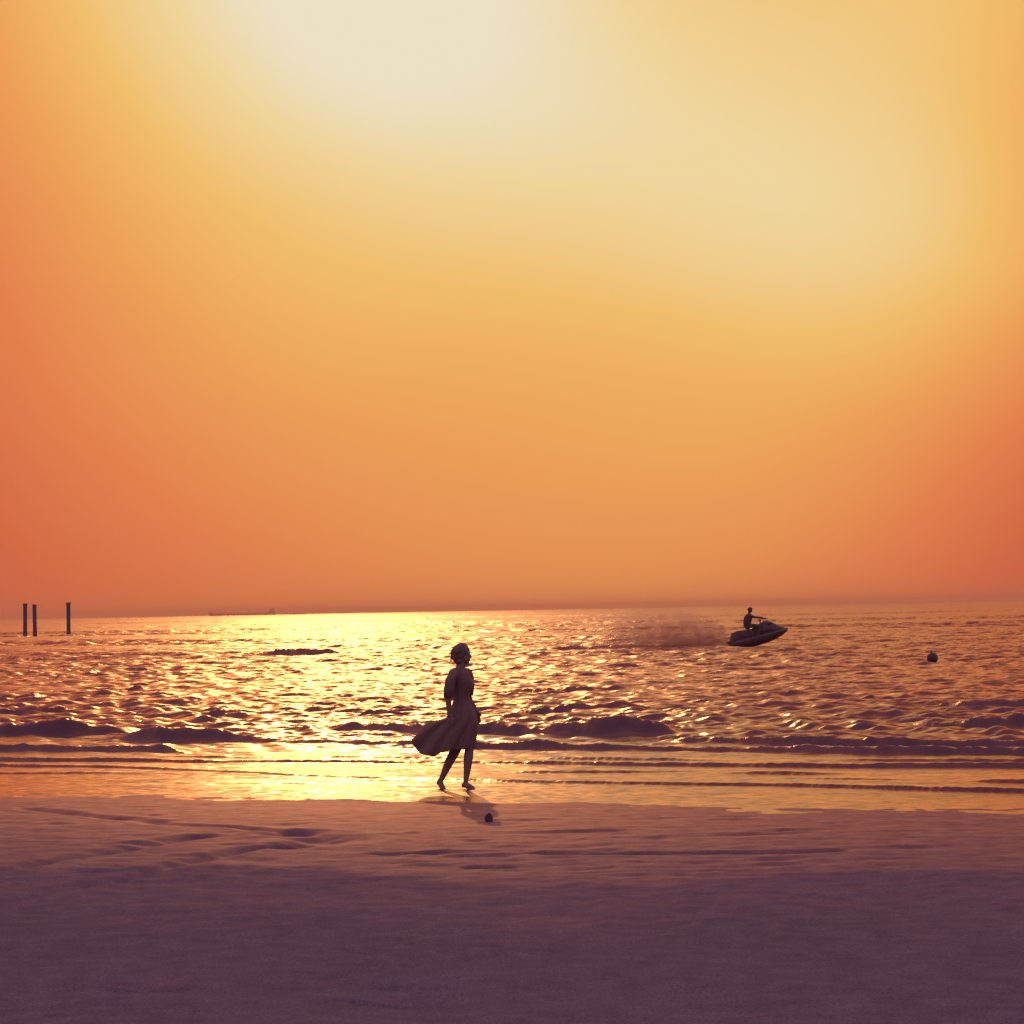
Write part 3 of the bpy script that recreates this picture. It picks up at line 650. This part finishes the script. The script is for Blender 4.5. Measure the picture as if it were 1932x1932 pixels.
# ---------------------------------------------------------------- mooring posts
for px, base, hgt, cap, lab in ((47.5, 1199.5, 60, 0, 'leftmost of the three dark mooring posts in the sea'),
                                (66, 1197.5, 56, 1, 'shorter middle dark mooring post close to the leftmost one'),
                                (129.5, 1196.5, 58.5, 2, 'dark mooring post with a tilted cap, standing apart on the right')):
    P = on_ground(px, base); d = math.hypot(P.x, P.y); H = hgt * d / F; rad = 3.7 * d / F
    e = thing('mooring_post', (P.x, P.y, 0), rot=(0, R((0.5, -0.6, 0.2)[cap]), R(40 * cap))); tag(e, lab, 'post', 'mooring posts standing in the sea')
    rr = [[(rad * f * math.cos(2 * math.pi * i / 16) * (1 + .04 * math.sin(3 * i + k)), rad * f * math.sin(2 * math.pi * i / 16), zz) for i in range(16)]
          for k, (zz, f) in enumerate(((-1.4, 1.0), (0, 1.05), (.35, 1.06), (.6, 1.0), (H * .4, .97), (H * .7, .98), (H - .25, .96), (H - .2, .96)))]
    MB().loft(rr).build('shaft', M_PILE, e)
    tilt = (0.0, 0.10, -0.28)[cap]; cw = (1.14, 1.05, 1.22)[cap]
    rr = [[(cw * rad * math.cos(2 * math.pi * i / 16), cw * rad * math.sin(2 * math.pi * i / 16), H - .24 + zz - tilt * rad * math.cos(2 * math.pi * i / 16)) for i in range(16)] for zz in (0, .06, .22)]
    MB().loft(rr).build('cap', M_PILE, e)

# ---------------------------------------------------------------- buoy
P = on_ground(1761, 1251); d = math.hypot(P.x, P.y)
e = thing('buoy', (P.x, P.y, 0.0), rot=(0, R(-9), 0)); tag(e, 'round dark buoy floating in the sea on the right', 'buoy')
rb = 10.4 * d / F
MB().ell((0, 0, rb * .92), (rb, rb, rb), seg=24, rings=15).build('float', M_BUOY, e)
MB().cap((0, 0, rb * 1.85), rb * .16, (0, 0, rb * 2.0), rb * .12, 10).build('eye', M_ROPE, e)
MB().chain([((0.0, 0, rb * .1), rb * .4), ((rb * .25, 0, -rb * .3), rb * .32), ((rb * .4, 0, -rb * 1.2), rb * .12)], 10).build('mooring_line', M_ROPE, e)

# ---------------------------------------------------------------- ships on the horizon
D = 6500.0
def at_dist(px, dist):
    d_ = CAM_ROT @ Vector(((px - 966) / F, -(1160 - 966) / F, -1.0)); k = dist / math.hypot(d_.x, d_.y); return Vector((d_.x * k, d_.y * k, 0))
P = at_dist(457, D); m_px = D / F
e = thing('cargo_ship', P, rz=math.atan2(-P.x, P.y)); tag(e, 'faint long cargo ship on the hazy horizon with its bridge at one end', 'ship')
L = 124 * m_px
def hs(x_, w, zt): return [(x_, 0, -3), (x_, w * .7, -2), (x_, w, 1), (x_, w, zt), (x_, -w, zt), (x_, -w, 1), (x_, -w * .7, -2)]
MB().loft([hs(-L / 2, .3, 9.5), hs(-L / 2 + 4, 3.5, 8.5), hs(-L / 2 + 11, 6.5, 7.8), hs(-L / 2 + 12, 6.6, 5.6), hs(0, 7, 5.4), hs(L / 2 - 22, 7, 5.6), hs(L / 2 - 2, 6.6, 6.4), hs(L / 2, 6, 6.6)]).build('hull', M_SHIP, e, False)
for k in range(4): MB().box((-L / 2 + 20 + k * 12, 0, 6.2), (9.5, 9, 1.6)).build('hatch_cover', M_SHIP, e, False)
hx = L / 2 - 10
sup = MB(); sup.box((hx, 0, 8.2), (17, 12.5, 5.2)); sup.box((hx + .5, 0, 12.2), (13, 11, 2.9)); sup.box((hx - .5, 0, 14.9), (9, 13, 2.6)); sh = sup.build('superstructure', M_SHIPW, e, False)
MB().loft([[(hx + 4.5 + a * s_, b_ * s_, zz) for a, b_ in ((-1.6, -1.4), (1.6, -1.4), (1.6, 1.4), (-1.6, 1.4))] for zz, s_ in ((13, 1), (17.5, .9))]).build('funnel', M_SHIP, sh, False)
MB().cap((hx - .5, 0, 16), .35, (hx - .5, 0, 21), .2, 8).build('mast', M_SHIP, sh)
MB().cap((-L / 2 + 7, 0, 8), .4, (-L / 2 + 7, 0, 14), .25, 8).build('foremast', M_SHIP, e)
D2 = 6000.0; P = at_dist(560, D2)
e = thing('fishing_boat', P, rz=math.atan2(-P.x, P.y)); tag(e, 'tiny low boat on the hazy horizon right of the cargo ship', 'boat')
L = 28 * D2 / F
MB().loft([[(x_, w * a, zz if zz != 9 else zt) for a, zz in ((0, -.6), (.8, 0), (1, 9), (-1, 9), (-.8, 0))] for x_, w, zt in ((-L / 2, .4, 2.2), (-L / 2 + 3, 1.8, 1.7), (0, 2.2, 1.4), (L / 2 - 1, 2.1, 1.5), (L / 2, 1.8, 1.6))]).build('hull', M_SHIP, e, False)
MB().box((-L * .18, 0, 2.7), (4.0, 2.8, 2.6)).build('wheelhouse', M_SHIPW, e, False)

# ---------------------------------------------------------------- stones on the sand
def ground_z(P):
    _, vv = shore_uv(P.x, P.y); return float(sand_base(np.array(vv)))
for px, py, wpx, hpx, lab in ((923, 1551, 18, 15, 'small dark stone lying in the shadow of the walking woman'),):
    P = on_ground(px, py, 0.015); P = on_ground(px, py, ground_z(P)); s_ = math.hypot(P.x, P.y) / F
    q = MB(); q.ell((0, 0, hpx * s_ * .35), (wpx * s_ / 2, wpx * s_ * .42, hpx * s_ * .65), seg=9, rings=6)
    rq = random.Random(int(px)); q.v = [tuple(c * (1 + .5 * (rq.random() - .5)) for c in p) for p in q.v]
    o = q.build('stone', M_STONE, None, False); o.location = P; tag(o, lab, 'stone')

# ---------------------------------------------------------------- evening haze
def mat_haze():
    m = bpy.data.materials.new('haze'); m.use_nodes = True
    n, l = m.node_tree.nodes, m.node_tree.links; n.remove(n['Principled BSDF'])
    pv = n.new('ShaderNodeVolumePrincipled'); pv.inputs['Color'].default_value = (1.0, 0.55, 0.31, 1)
    pv.inputs['Density'].default_value = 0.00018; pv.inputs['Anisotropy'].default_value = 0.35
    l.new(pv.outputs[0], n['Material Output'].inputs['Volume']); return m
hz = MB().box((0, 0, 10.0), (25000, 25000, 26.0)).build('haze', mat_haze(), None, False)
tag(hz, 'thin warm evening haze over the sea', kind='stuff')
